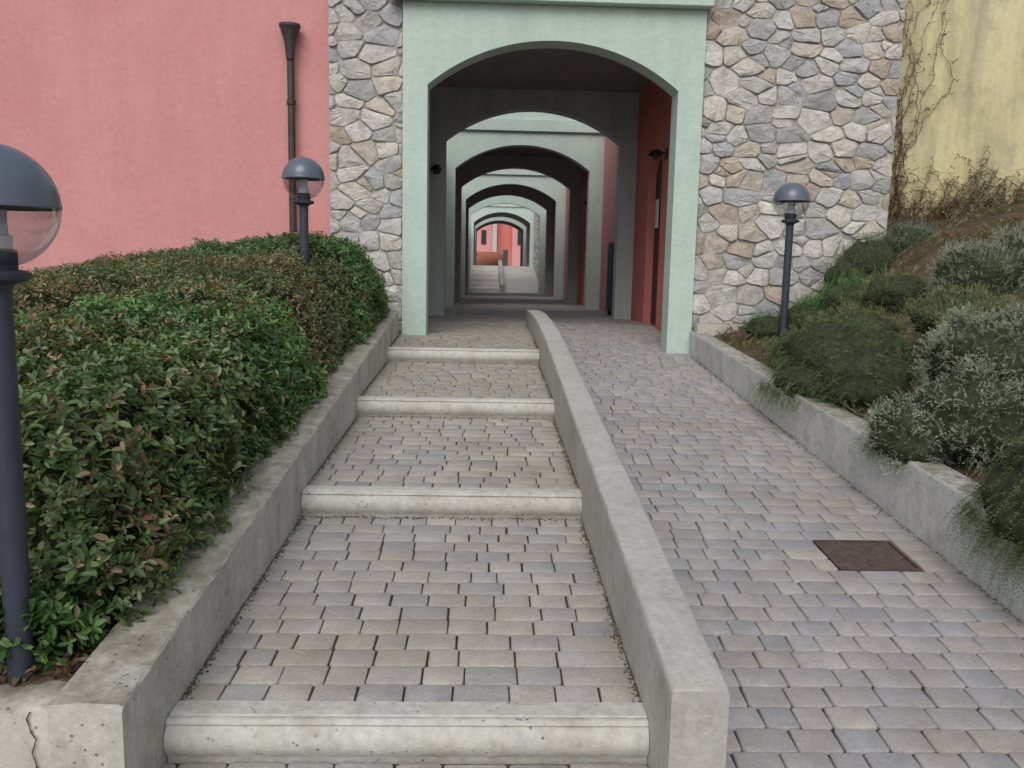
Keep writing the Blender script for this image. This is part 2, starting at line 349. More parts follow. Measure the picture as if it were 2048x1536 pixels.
# ------------------------------------------------------------------ arch panels
def arch_panel(x0,x1,z0,z1,a0,a1,spring,crown,y0,y1,n=28,axis='y',bottoms=None):
    b=MB(); w=(a1-a0)/2; r=crown-spring; Rr=(w*w+r*r)/(2*r); cx=(a0+a1)/2; cz=crown-Rr; th=math.asin(min(1,w/Rr))
    arc=[(cx+Rr*math.sin(-th+2*th*k/n),cz+Rr*math.cos(-th+2*th*k/n)) for k in range(n+1)]
    arc[0]=(a0,spring); arc[-1]=(a1,spring)
    P=lambda u,z,w_: (u,w_,z) if axis=='y' else (w_,u,z)
    def face(ps): b.add(ps,[tuple(range(len(ps)))])
    for w_ in (y0,y1):
        face([P(x0,z0,w_),P(a0,z0,w_),P(a0,spring,w_),P(x0,spring,w_)])
        face([P(a1,z0,w_),P(x1,z0,w_),P(x1,spring,w_),P(a1,spring,w_)])
        face([P(x0,spring,w_),P(a0,spring,w_),P(a0,z1,w_),P(x0,z1,w_)])
        face([P(a1,spring,w_),P(x1,spring,w_),P(x1,z1,w_),P(a1,z1,w_)])
        for k in range(n):
            (u0,c0),(u1,c1)=arc[k],arc[k+1]; face([P(u0,c0,w_),P(u1,c1,w_),P(u1,z1,w_),P(u0,z1,w_)])
    for k in range(n):
        (u0,c0),(u1,c1)=arc[k],arc[k+1]; face([P(u0,c0,y0),P(u0,c0,y1),P(u1,c1,y1),P(u1,c1,y0)])
    for u in (a0,a1): face([P(u,z0,y0),P(u,z0,y1),P(u,spring,y1),P(u,spring,y0)])
    for u in (x0,x1): face([P(u,z0,y0),P(u,z0,y1),P(u,z1,y1),P(u,z1,y0)])
    face([P(x0,z1,y0),P(x1,z1,y0),P(x1,z1,y1),P(x0,z1,y1)])
    return b
AX0,AX1,O0,O1,SP,CR=-.93,2.29,-.665,2.02,1.88,2.36
def voro(x0,x1,z0,z1,sx,sz,gap,seed):
    rg=random.Random(seed); pts=[]; r=0; z=z0-sz
    while z<z1+sz:
        x=x0-sx+(r%2)*sx*.5
        while x<x1+sx:
            if rg.random()>.10: pts.append((x+rg.uniform(-.36,.36)*sx,z+rg.uniform(-.36,.36)*sz,rg.uniform(-.006,.006)))
            if rg.random()<.16: pts.append((x+sx*.5+rg.uniform(-.2,.2)*sx,z+sz*.5+rg.uniform(-.1,.1)*sz,-.006))
            x+=sx*rg.uniform(.8,1.25)
        z+=sz*rg.uniform(.85,1.15); r+=1
    K=sx/sz; cells=[]
    for i,(px,pz,pw) in enumerate(pts):
        poly=[(x0,z0),(x1,z0),(x1,z1),(x0,z1)]
        poly=[(a,c*K) for a,c in poly]; P0=(px,pz*K)
        for j,(qx,qz,qw) in enumerate(pts):
            if i==j or abs(qx-px)>2.6*sx or abs(qz-pz)>2.6*sz: continue
            Q=(qx,qz*K); dx,dz=Q[0]-P0[0],Q[1]-P0[1]; L=math.hypot(dx,dz)
            if L<1e-4: continue
            nx,nz=dx/L,dz/L
            gp=gap*math.sqrt(nx*nx+(nz*K)**2)
            d=(P0[0]+Q[0])/2*nx+(P0[1]+Q[1])/2*nz-gp+(pw-qw)*3.2*min(1,L/.2)
            new=[]
            for k in range(len(poly)):
                A=poly[k]; B=poly[(k+1)%len(poly)]; da=A[0]*nx+A[1]*nz-d; db=B[0]*nx+B[1]*nz-d
                if da<=0: new.append(A)
                if (da<0)!=(db<0) and abs(da-db)>1e-9: tt=da/(da-db); new.append((A[0]+(B[0]-A[0])*tt,A[1]+(B[1]-A[1])*tt))
            poly=new
            if len(poly)<3: break
        if len(poly)>=3:
            poly=[(a,c/K) for a,c in poly]
            ar=abs(sum(poly[k][0]*poly[(k+1)%len(poly)][1]-poly[(k+1)%len(poly)][0]*poly[k][1] for k in range(len(poly))))/2
            if ar>.0008: cells.append(poly)
    return cells
SPAL=[(.60,.59,.56),(.52,.515,.50),(.66,.63,.575),(.58,.53,.46),(.47,.48,.50),(.70,.68,.64),(.55,.47,.39),(.45,.45,.445),(.63,.61,.58),(.57,.56,.545)]
def stone_facing(name,x0,x1,z0,z1,yf,seed,parent,sx=.250,sz=.165,axis='y',dirn=-1):
    rg=random.Random(seed); b=MB()
    for poly in voro(x0,x1,z0,z1,sx,sz,.0058,seed):
        q=[]
        for p in poly:
            if not q or math.hypot(p[0]-q[-1][0],p[1]-q[-1][1])>.012: q.append(p)
        if len(q)>2 and math.hypot(q[0][0]-q[-1][0],q[0][1]-q[-1][1])<.012: q.pop()
        if len(q)<3: continue
        n=len(q); out=[]
        for k in range(n):
            A,B=q[k],q[(k+1)%n]; L=math.hypot(B[0]-A[0],B[1]-A[1]); c=min(.30,rg.uniform(.010,.026)/max(L,.001))
            mids=[c,1-c] if L<.07 else ([c,.5+rg.uniform(-.12,.12),1-c] if L<.14 else [c,.33+rg.uniform(-.08,.08),.66+rg.uniform(-.08,.08),1-c])
            for m in mids:
                jj=.005 if L>.04 else .001
                out.append((A[0]+(B[0]-A[0])*m+rg.uniform(-jj,jj),A[1]+(B[1]-A[1])*m+rg.uniform(-jj,jj)))
        cx=sum(p[0] for p in out)/len(out); cz=sum(p[1] for p in out)/len(out)
        size=max(max(abs(p[0]-cx) for p in out),.03)
        dep=rg.uniform(.018,.042); tx,tz=rg.uniform(-.11,.11),rg.uniform(-.16,.16); m=len(out); vs=[]
        cox,coz=rg.uniform(-.35,.35)*size,rg.uniform(-.25,.25)*size
        for sc,d,jn in ((1.0,-.03,0),(1.0,dep*.4,.002),(.95,dep*.9,.003),(.60,dep*1.05,.007)):
            for (px,pz) in out:
                X=cx+(px-cx)*sc+(cox*(1-sc)); Z=cz+(pz-cz)*sc+coz*(1-sc)
                D=d+(tx*(X-cx)+tz*(Z-cz))*(1 if d>dep*.5 else 0)+rg.uniform(-jn,jn); D=max(D,-.03)
                vs.append((X,yf+dirn*D,Z) if axis=='y' else (yf+dirn*D,X,Z))
        D=dep*rg.uniform(.95,1.35); vs.append((cx+cox,yf+dirn*D,cz+coz) if axis=='y' else (yf+dirn*D,cx+cox,cz+coz))
        fs=[]
        for r in range(3):
            for k in range(m): a=r*m+k; d2=r*m+(k+1)%m; fs.append((a,d2,d2+m,a+m))
        for k in range(m): fs.append((3*m+k,3*m+(k+1)%m,4*m))
        col=rg.choice(SPAL); j=rg.uniform(.86,1.08); b.add(vs,fs,tuple(v*j for v in col))
    return b.build(name,M['stone'],parent,smooth=True,autosmooth=24)
def wall_lamp(loc,face,label,parent=None):
    t=empty('wall_lamp',loc,face); tag(t,label,'wall lamp')
    b=MB(); b.bbox(-.05,.05,-.02,0,-.07,.07,.008); b.build('back_plate',M['black'],t)
    b=MB(); b.tube([(0,-.02,0),(0,-.08,.02),(0,-.13,.05),(0,-.15,.03)],.011,8); b.build('arm',M['black'],t)
    b=MB(); b.lathe([(.012,.045),(.05,.035),(.085,0),(.095,-.03),(.088,-.03),(.04,.02)],0,-.15,16); b.build('lamp_shade',M['black'],t,smooth=True,autosmooth=40)
    b=MB(); b.lathe([(.02,.0),(.04,-.02),(.045,-.05),(.03,-.08),(.005,-.09)],0,-.15,12); b.build('bulb',M['pipe'],t,smooth=True)
    return t
def add_door(parent,x,y0,y1,zb,spring,crown):
    d=MB(); n=12; w=(y1-y0)/2; r=crown-spring; Rr=(w*w+r*r)/(2*r); cy=(y0+y1)/2; cz=crown-Rr; th=math.asin(min(1,w/Rr))
    arc=[(cy+Rr*math.sin(-th+2*th*k/n),cz+Rr*math.cos(-th+2*th*k/n)) for k in range(n+1)]
    pr=[(y0,zb)]+arc+[(y1,zb)]
    d.add([(x,a,c) for a,c in pr]+[(x+.05,a,c) for a,c in pr],[tuple(range(len(pr)))]+[tuple(range(2*len(pr)-1,len(pr)-1,-1))])
    o=d.build('door',M['door'],parent)
    f=MB()
    f.box(x-.012,x-.001,y0+.02,y0+.10,zb+.02,spring-.05); f.box(x-.012,x-.001,y1-.10,y1-.02,zb+.02,spring-.05)
    for zz in (zb+.1,zb+1.0,spring-.12): f.box(x-.011,x-.001,y0+.101,y1-.101,zz,zz+.08)
    f.build('rail',M['door'],o)
    h=MB(); h.tube([(x-.012,y0+.14,zb+1.05),(x-.05,y0+.14,zb+1.05),(x-.05,y0+.25,zb+1.05)],.009,8); h.build('handle',M['black'],o)
    return o
# ------------------------------------------------------------------ entrance building
XE=4.44
B=empty('passage_building',(0,0,0)); tag(B,'nearest building, with rubble stone piers, pink wall and a green arched portal','building')
arch_panel(AX0,AX1,-1.9,4.6,O0,O1,SP,CR,9.42,9.74,36).build('arch_portal',M['green'],B)
b=MB(); b.bbox(-1.07,2.335,9.30,9.419,2.72,3.1,.008); b.build('lintel',M['green'],B)
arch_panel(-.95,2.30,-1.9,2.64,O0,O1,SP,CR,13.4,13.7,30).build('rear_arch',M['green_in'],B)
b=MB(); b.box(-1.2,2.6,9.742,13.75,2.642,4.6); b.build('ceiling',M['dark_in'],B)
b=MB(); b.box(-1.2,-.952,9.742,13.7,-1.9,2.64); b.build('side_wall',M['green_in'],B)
arch_panel(9.742,13.398,-1.9,2.64,11.40,12.35,1.35,1.58,2.281,2.45,12,'x').build('side_wall',M['red'],B)
d=add_door(B,2.40,11.401,12.349,-.80,1.35,1.58)
b=MB(); b.box(2.375,2.385,12.05,12.25,.55,.95); b.build('notice',M['paper'],B)
b=MB(); b.box(-7.5,-1.722,9.72,10.2,-1.9,4.6); b.build('pink_wall',M['pink'],B)
def mortar(x0,x1):
    b=MB(); xs_=fr(x0,x1,.04); zs_=fr(-1.9,4.6,.04); n=len(xs_)
    vs=[(x,9.494+.010*noise.noise(Vector((x*9,z*9,0)))*(0 if x in (xs_[0],xs_[-1]) else 1),z) for z in zs_ for x in xs_]
    b.add(vs,[(j*n+i,j*n+i+1,(j+1)*n+i+1,(j+1)*n+i) for j in range(len(zs_)-1) for i in range(n-1)])
    b.box(x0,x1,9.51,10.2 if x0<0 else 10.9,-1.9,4.6); b.build('mortar_bed',M['mortar'],B)
mortar(-1.72,-.932); mortar(2.292,XE)
stone_facing('stone_facing',-1.72,-.935,-1.0,3.4,9.50,5,B)
stone_facing('stone_facing',2.295,XE,-1.0,3.4,9.50,8,B)
b=MB(); b.bbox(2.32,3.0,9.25,9.44,-.9,-.60,.015); o=b.build('stone_ledge',M['conc'],B)
p0=at(584,300,9.62); px_=p0.x
b=MB(); b.lathe([(.040,-.4),(.040,2.20)],px_,9.62,16); dp=b.build('downpipe',M['pipe'],B,smooth=True,autosmooth=50)
zt=at(583,50,9.62).z; zc=at(583,110,9.62).z
b=MB(); b.lathe([(.043,zc-.05),(.047,zc),(.060,zc+.13),(.108,zt-.03),(.114,zt-.03),(.114,zt),(.10,zt),(.05,zc+.1)],px_,9.60,20); b.build('hopper',M['pipe'],dp,smooth=True,autosmooth=40)
zz=at(583,205,9.62).z
b=MB(); b.lathe([(.042,zz-.03),(.050,zz-.025),(.050,zz+.025),(.042,zz+.03)],px_,9.62,16); b.box(px_-.01,px_+.01,9.66,9.722,zz-.015,zz+.015); b.build('bracket',M['pipe'],dp)
wall_lamp((2.281,11.15,1.45),R(-90),'black wall lamp beside the arched door on the red passage wall')
wall_lamp((-.80,13.40,1.42),0,'black wall lamp on the left pier inside the first passage')
b=MB(); b.box(XE+.01,11,10.6,10.9,-1.9,4.6); o=b.build('garden_wall',M['yellow']); tag(o,'weathered yellow plaster wall at the right, with climbing stems','wall')
# ------------------------------------------------------------------ further buildings
def block(y0,y1,label,zf,sp=SP,cr=CR,zb=-1.9,door=True):
    b_=empty('passage_building',(0,0,0)); tag(b_,label,'building','buildings pierced by the passage')
    arch_panel(AX0-.35,AX1+.35,zb,4.4,O0,O1,sp,cr,y0,y0+.3,30).build('arch_portal',M['green'],b_)
    b=MB(); b.bbox(-1.2,2.5,y0-.07,y0-.001,cr+.26,cr+.49,.006); b.build('lintel',M['green'],b_)
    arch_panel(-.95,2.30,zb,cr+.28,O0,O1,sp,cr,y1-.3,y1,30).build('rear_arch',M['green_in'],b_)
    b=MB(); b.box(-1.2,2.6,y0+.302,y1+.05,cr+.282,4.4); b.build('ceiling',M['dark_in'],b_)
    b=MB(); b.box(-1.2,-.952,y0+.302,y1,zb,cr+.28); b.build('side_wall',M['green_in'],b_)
    d0=(y0+y1)/2-.3
    arch_panel(y0+.302,y1-.302,zb,cr+.28,d0,d0+1,1.25,1.45,2.281,2.45,12,'x').build('side_wall',M['red'],b_)
    add_door(b_,2.36,d0+.001,d0+.999,zf(d0),1.25,1.45)
    return b_
block(17.4,21.7,'second building along the passage, seen through the first arch',pass_z)
block(25.7,30.0,'third building along the passage, seen through two arches',pass_z)
wall_lamp((2.281,18.6,1.35),R(-90),'black wall lamp in the second passage')
def gwall(y0,y1,x0,x1,mat,label,zt=3.3):
    b=MB(); b.box(x0,x1,y0,y1,-1.9,zt); tag(b.build('courtyard_wall',mat),label,'wall')
gwall(13.76,17.39,2.30,2.5,M['pink'],'pink wall on the right of the first open court behind the entrance passage',2.9)
gwall(13.76,17.39,-1.2,-.96,M['green_in'],'greenish wall on the left of the first open court',2.2)
gwall(21.76,25.69,2.30,2.5,M['pink'],'pink wall on the right of the second open court',2.9)
gwall(21.76,25.69,-1.2,-.96,M['pink'],'wall on the left of the second open court',2.2)
t=empty('utility_cabinet',(2.2,14.6,pass_z(14.6))); tag(t,'dark metal utility cabinet against the pink court wall','cabinet')
b=MB(); b.bbox(-.10,.09,-.3,.3,.08,1.25,.01); b.build('body',M['black'],t)
b=MB(); b.box(-.112,-.101,-.27,.27,.12,1.2); b.build('door',M['post'],t)
for yy in (-.25,.25):
    b=MB(); b.box(-.08,.07,yy-.03,yy+.03,0,.079); b.build('leg',M['black'],t)
t=empty('letter_box',(2.20,18.1,.55)); tag(t,'small black letter box on the red wall of the second passage','letter box')
b=MB(); b.bbox(-.05,.078,-.15,.15,-.15,.15,.01); b.build('body',M['black'],t)
b=MB(); b.box(-.056,-.051,-.11,.11,.05,.08); b.build('slot',M['white'],t)
o=arch_panel(AX0-.3,AX1+.3,-1.9,3.2,O0,O1,SP,CR-.02,33.5,33.8,24).build('arch_wall',M['green']); tag(o,'freestanding green arch spanning the foot of the far steps','arch')
gwall(30.06,33.49,2.30,2.6,M['pink'],'low wall right of the third open court',2.0)
gwall(30.06,33.49,-1.2,-.96,M['green_in'],'low wall left of the third open court',1.6)
FY0,FN,FD,FH=33.9,6,1.15,.17
fz0=-1.1
for i in range(FN):
    b=MB(); y=FY0+i*FD; z=fz0+(i+1)*FH
    b.bbox(-.94,.52,y,y+FD-.003,-1.95,z,.02); tag(b.build('concrete_step',M['conc4']),f'step number {i+1} from the bottom of the far flight beyond the arches','step','steps of the far flight')
ftop=fz0+FN*FH; FY1=FY0+FN*FD
fr_z=lambda y: fz0+(ftop-fz0)*min(1,max(0,(y-FY0)/(FY1-FY0)))
b=MB(); b.rings([[(.69,y,-1.95),(.69,y,fr_z(y)),(2.2,y,fr_z(y)),(2.2,y,-1.95)] for y in (33.45,FY0,FY1)]); tag(b.build('far_ramp',M['conc3']),kind='structure')
b=MB(); b.rings([[(.52,y,-1.95),(.52,y,fr_z(y)+.28),(.69,y,fr_z(y)+.28),(.69,y,-1.95)] for y in (34.0,36,38,FY1+.1)]); tag(b.build('divider_wall',M['conc2']),'distant divider between the far steps and far ramp','wall')
b=MB(); b.box(-1,.7,33.45,33.89,-1.95,fz0-.01); tag(b.build('far_landing',M['conc3']),kind='structure')
B4=empty('stone_wall'); tag(B4,'distant rubble stone wall on the right of the far ramp','wall')
b=MB(); b.box(2.22,2.6,33.85,FY1,-1.9,2.6); b.build('mortar_bed',M['mortar'],B4)
stone_facing('stone_facing',33.85,FY1,-1.1,2.6,2.22,31,B4,.3,.22,'x',-1)
gwall(33.85,FY1,-1.3,-.96,M['pink'],'pink wall on the left of the far flight',1.8)
b=MB(); b.box(-12,14,FY1+.102,110,-1.95,ftop-.006); tag(b.build('plaza',M['conc3']),kind='structure')
block(FY1+.3,FY1+4.3,'fourth building, at the top of the far steps',lambda y:ftop,1.95,2.45)
block(FY1+8,FY1+12,'fifth and smallest arched building at the end of the passage',lambda y:ftop,1.95,2.45)
gwall(FY1+4.36,FY1+7.9,2.30,2.5,M['pink'],'pink wall right of the fourth open court',3.0)
gwall(FY1+4.36,FY1+7.9,-1.2,-.96,M['green_in'],'wall left of the fourth open court',2.5)
hy=FY1+26
t=empty('brick_stair',(0,0,0)); tag(t,'distant red brick stair in front of the pink house','stair')
for i in range(6):
    b=MB(); b.box(-1.5,.95,FY1+14+i*.6,FY1+18,ftop+i*.15-.001,ftop+(i+1)*.15); b.build('step',M['brick'],t)
b=MB(); b.box(1.0,1.3,FY1+13.5,FY1+18,ftop-.003,ftop+1.0); tag(b.build('divider_wall',M['conc3']),'pale wall end beside the distant brick stair','wall')
H=empty('pink_house',(0,0,0)); tag(H,'distant pink house closing the view at the end of the arches','house')
b=MB(); b.box(-6,.35,hy,hy+6,-.5,7.5); b.build('wall',M['pink'],H)
b=MB(); b.box(.36,.7,hy-.6,hy+6,-.5,7.5); b.build('pilaster',M['conc3'],H)
b=MB(); b.box(.701,1.9,hy+.3,hy+6,-.5,7.5); b.build('wall',M['red'],H)
b=MB(); b.box(1.901,7,hy-.4,hy+6,-.5,7.5); b.build('wall',M['pink'],H)
for x0,yy in ((-.5,hy),(2.3,hy-.4)):
    b=MB(); b.box(x0,x0+.4,yy-.05,yy+.05,1.5,2.6); w=b.build('window',M['rust'],H)
    b=MB(); b.box(x0+.05,x0+.35,yy-.06,yy-.052,1.55,2.55); b.build('pane',M['black'],w)
# ------------------------------------------------------------------ globe lamps
def lamp(loc,label,hh,r=.165):
    t=empty('globe_lamp',loc); tag(t,label,'lamp','globe lamps on posts')
    zc=hh
    b=MB(); b.lathe([(.037,-.3),(.037,zc-r-.04)],seg=20); b.build('post',M['post'],t,smooth=True,autosmooth=40)
    b=MB(); b.lathe([(.040,zc-r-.055),(.044,zc-r-.045),(.084,zc-r-.03),(.087,zc-r-.022),(.087,zc-r-.012),(.080,zc-r-.006),(.055,zc-r-.002),(.055,zc-r+.05),(.041,zc-r+.055)],seg=28); b.build('collar',M['post'],t,smooth=True,autosmooth=35)
    b=MB(); n=14
    b.lathe([(r*1.005*math.cos(a),zc+r*1.005*math.sin(a)) for a in [math.pi/2*k/n*.998 for k in range(n+1)]],seg=40,cap=False)
    b.lathe([(r*.97,zc-.004),(r*1.012,zc-.004),(r*1.015,zc+.006),(r*1.004,zc+.012)],seg=40,cap=False)
    b.build('dome',M['dome'],t,smooth=True,autosmooth=50)
    b=MB(); b.lathe([(r*math.cos(a),zc+r*math.sin(a)) for a in [-math.pi/2*.80*k/n for k in range(n+1)]],seg=40,cap=False)
    b.build('glass_bowl',M['glass'],t,smooth=True)
    b=MB(); b.lathe([(.045,zc-r+.056),(.045,zc-r+.09),(.036,zc-r+.095),(.034,zc-.03),(.036,zc-.01)],seg=18); b.build('lamp_holder',M['white'],t,smooth=True,autosmooth=40)
    return t
g0=at(-16,412,2.42); lamp((g0.x,g0.y,-1.22),'nearest globe lamp, large at the left edge beside the hedge',g0.z+1.22,.170)
g1=at(607,357,7.45); lamp((g1.x,g1.y,-.7),'globe lamp rising from the hedge in front of the stone pier and downpipe',g1.z+.7,.178)
g2=at(1583,402,8.5); lamp((g2.x,g2.y,-.75),'globe lamp on the planted bank in front of the right stone wall',g2.z+.75,.178)
# ------------------------------------------------------------------ soil
def rise(u):
    pts=[(0,-.03),(.8,.12),(1.4,.5),(2.0,1.02),(4.4,1.65),(8,2.3)]
    for (a,c),(e,f) in zip(pts,pts[1:]):
        if u<=e: return c+(f-c)*(u-a)/(e-a)
    return 2.3
def grid_h(name,xs,ys,hf,mat,**k):
    b=MB(); vs=[(x,y,hf(x,y)) for y in ys for x in xs]; n=len(xs)
    b.add(vs,[(j*n+i,j*n+i+1,(j+1)*n+i+1,(j+1)*n+i) for j in range(len(ys)-1) for i in range(n-1)])
    o=b.build(name,mat,smooth=True); tag(o,**k); return o
def bank_h(x,y): return wallR_z(min(y,9.6))-.01+rise(max(0,x-2.44))*(.75+.25*min(1,max(0,(y-3)/5)))+.04*noise.noise(Vector((x*2.3,y*2.3,0)))*min(1,(x-2.4)*3)
grid_h('bank',fr(2.42,10.5,.12),fr(1.2,10.7,.14),bank_h,M['soil'],kind='structure')
grid_h('planting_bed',fr(-8,-1.14,.2),fr(2.35,9.75,.2),lambda x,y:wallL_z(y)-.06+.03*noise.noise(Vector((x*3,y*3,0))),M['soil'],kind='structure')
# ------------------------------------------------------------------ foliage
def nrmz(a): return a/np.maximum(np.linalg.norm(a,axis=-1,keepdims=True),1e-9)
def sample(V,F,n,rng,keep=None):
    T=np.concatenate([F[:,[0,1,2]],F[:,[0,2,3]]]) if F.shape[1]==4 else F
    A,B_,C_=V[T[:,0]],V[T[:,1]],V[T[:,2]]; cr=np.cross(B_-A,C_-A); ar=np.linalg.norm(cr,axis=1)
    if keep is not None: ar=ar*keep((A+B_+C_)/3)
    idx=rng.choice(len(T),n,p=ar/ar.sum()); u=rng.random((n,2)); m=u.sum(1)>1; u[m]=1-u[m]
    P=A[idx]+(B_-A)[idx]*u[:,:1]+(C_-A)[idx]*u[:,1:]; return P,nrmz(cr[idx])
def whorls(name,P,Nn,rng,nl,L,W,colf,mat,parent,spread=(45,85),depth=.08,up=.5):
    n=len(P); P=P-Nn*(rng.random((n,1))**1.5)*depth+Nn*.035*rng.random((n,1))**2
    ax=nrmz(Nn*.8+np.array([0,0,up])+rng.normal(0,.45,(n,3)))
    a=nrmz(np.cross(ax,rng.normal(0,1,(n,3)))); b=np.cross(ax,a)
    k=np.arange(nl); phi=(k[None,:]*2.4+rng.uniform(0,6.28,(n,1))+rng.normal(0,.4,(n,nl)))[...,None]
    th=np.radians(rng.uniform(spread[0],spread[1],(n,nl)))[...,None]
    d=ax[:,None]*np.cos(th)+(a[:,None]*np.cos(phi)+b[:,None]*np.sin(phi))*np.sin(th)
    s=nrmz(np.cross(d,ax[:,None]+rng.normal(0,.3,d.shape))); nn=np.cross(s,d)
    ln=(L*rng.uniform(.55,1.2,(n,nl))*rng.uniform(.75,1.2,(n,1)))[...,None]; wd=W*ln/L
    b0=P[:,None]+ax[:,None]*(rng.uniform(-.035,.025,(n,nl))[...,None])
    dn=-ax[:,None]*ln*.12
    v=np.stack([b0, b0+d*ln*.38+s*wd*.46+nn*wd*.16, b0+d*ln*.74+s*wd*.40+nn*wd*.14+dn*.5, b0+d*ln+dn,
                b0+d*ln*.74-s*wd*.40+nn*wd*.14+dn*.5, b0+d*ln*.38-s*wd*.46+nn*wd*.16],axis=2)
    V=v.reshape(-1,3); m=n*nl; bi=np.arange(m)[:,None]*6
    F=np.concatenate([bi+np.array([0,1,2,3]),bi+np.array([0,3,4,5])])
    col=colf(P,n,nl,rng).reshape(-1,3); col=np.repeat(col,6,axis=0)
    return np_mesh(name,V,F,col,mat,parent)
def nz(p,s,o=0): return np.array([noise.noise(Vector((q[0]*s+o,q[1]*s,q[2]*s))) for q in p])
def colmix(c_main,c_alt,alt_thr,scale,prob=.5,tip=None):
    c_main=np.array(c_main); c_alt=np.array(c_alt)
    def f(P,n,nl,rng):
        base=c_main[rng.integers(0,len(c_main),n)][:,None]*np.ones((1,nl,1))
        m=(nz(P,scale,3.1)+rng.normal(0,.16,n)>alt_thr)
        alt=c_alt[rng.integers(0,len(c_alt),(n,nl))]
        sel=(m[:,None]&(rng.random((n,nl))<prob))|(rng.random((n,nl))<.03)
        base=np.where(sel[...,None],alt,base)
        br=1+.4*nz(P,2.2,9.)
        return base*rng.uniform(.65,1.4,(n,nl,1))*br[:,None,None]
    return f
def hedge_core(x0,x1,y0,y1,zb,zt,Rx,Ry,step=.09,amp=.07,seed=0,shr=0.0,backs=True):
    us=np.concatenate([1-np.cos(np.linspace(0,math.pi/2,9)),]) * Rx
    xs=np.concatenate([x1-us, np.arange(x1-Rx-step*1.5,x0,-step*1.5)])
    ys=np.concatenate([y0+us/Rx*Ry, np.arange(y0+Ry+step,y1-Ry*.4,step), y1-(us/Rx*Ry*.4)[::-1]])
    V=[]
    for y in ys:
        for x in xs:
            a=max(0,1-(x1-x)/Rx); c=max(0,1-(y-y0)/Ry); e=max(0,1-(y1-y)/(Ry*.4))
            h=math.sqrt(max(0,1-a*a))*math.sqrt(max(0,1-c*c))*math.sqrt(max(0,1-e*e))
            z=zb(y)+(zt(x,y)-zb(y))*h
            p=Vector((x,y,z)); q=p*2.6+Vector((seed,0,0))
            am=amp*(1 if h>.1 else .5)
            V.append((x+am*noise.noise(q)*1.0+.5*am*noise.noise(q*2.7),y+am*noise.noise(q+Vector((9,0,0))),z+am*1.1*noise.noise(q+Vector((0,7,0)))+.4*am*noise.noise(q*3)))
    n=len(xs); V=np.array(V)
    F=np.array([(j*n+i,(j+1)*n+i,(j+1)*n+i+1,j*n+i+1) for j in range(len(ys)-1) for i in range(n-1)])
    A=V[F[:,0]];nr=np.cross(V[F[:,1]]-A,V[F[:,2]]-A)
    if nr[:,2].mean()<0: F=F[:,::-1]
    return V,F
def vnormals(V,F):
    nn=np.zeros_like(V); fn=np.cross(V[F[:,1]]-V[F[:,0]],V[F[:,2]]-V[F[:,0]])
    for k in range(F.shape[1]): np.add.at(nn,F[:,k],fn)
    return nrmz(nn)
G1=[(.085,.145,.05),(.11,.175,.06),(.07,.12,.042),(.14,.20,.08),(.095,.14,.065),(.16,.21,.10)]
BR=[(.22,.12,.07),(.28,.18,.10),(.17,.11,.065),(.33,.24,.14),(.19,.17,.08),(.25,.22,.12)]
def bush(name,label,cat,V,F,n,nl,L,W,colf,mat,seed,shr=.07,depth=.09,keep=None,spread=(45,85),group=None,up=.5):
    rng=np.random.default_rng(seed); t=empty(name); tag(t,label,cat,group)
    P,Nn=sample(V,F,n,rng,keep)
    whorls('foliage',P,Nn,rng,nl,L,W,colf,mat,t,spread,depth,up)
    np_mesh('shade_core',V-vnormals(V,F)*shr,F,np.ones((len(V),3)),M['core'],t); return t  # solid dark filler against see-through, inner shade put into its colour
zb=lambda y: wallL_z(y)-.08
V,F=hedge_core(-3.4,-1.09,2.52,4.9,zb,lambda x,y:-.56+.10*(y-2.6)+.03*(x+2),.38,.32,.09,.11,1)
bush('shrub','large glossy leaved shrub with a few browned leaves nearest the viewer at the left','shrub',V,F,7400,7,.046,.019,colmix(G1,BR,.22,1.8,.45),M['leafg'],1,.11,.15)
def zmid(x,y): return -.22+.085*(y-4.6)+ (.19*(x+2.7) if x<-2.7 else 0)
V,F=hedge_core(-7.2,-1.12,4.55,9.3,zb,zmid,.5,.5,.10,.08,5)
keep=lambda c:(c[:,0]>-.72*c[:,1]-.2)*1.0
bush('hedge','long clipped hedge with rusty brown tips in front of the pink wall','hedge',V,F,22000,7,.029,.012,colmix([(.10,.145,.06),(.125,.17,.075),(.085,.12,.055),(.145,.165,.085)],BR,.04,1.1,.6),M['leafs'],2,.07,.09,keep)
V,F=hedge_core(-2.7,-1.05,7.3,9.35,zb,lambda x,y:.15+.05*(y-7.5)-.10*abs(x+1.9),.45,.5,.08,.10,8)
bush('shrub','bright green leafy shrub at the foot of the left stone pier','shrub',V,F,4800,7,.042,.015,colmix([(.075,.155,.055),(.10,.19,.065),(.065,.13,.05),(.13,.20,.09)],BR,.35,1.5,.3),M['leafs'],3,.06,.09)
V,F=hedge_core(-2.3,-1.08,4.2,5.6,zb,lambda x,y:-.32+.09*(y-4.2),.4,.4,.08,.10,13)
bush('shrub','fresh green shrub leaning over the wall between the near shrub and the hedge','shrub',V,F,3200,7,.043,.016,colmix([(.09,.18,.06),(.12,.22,.07),(.075,.15,.05)],BR,.35,1.5,.3),M['leafg'],4,.09,.11)
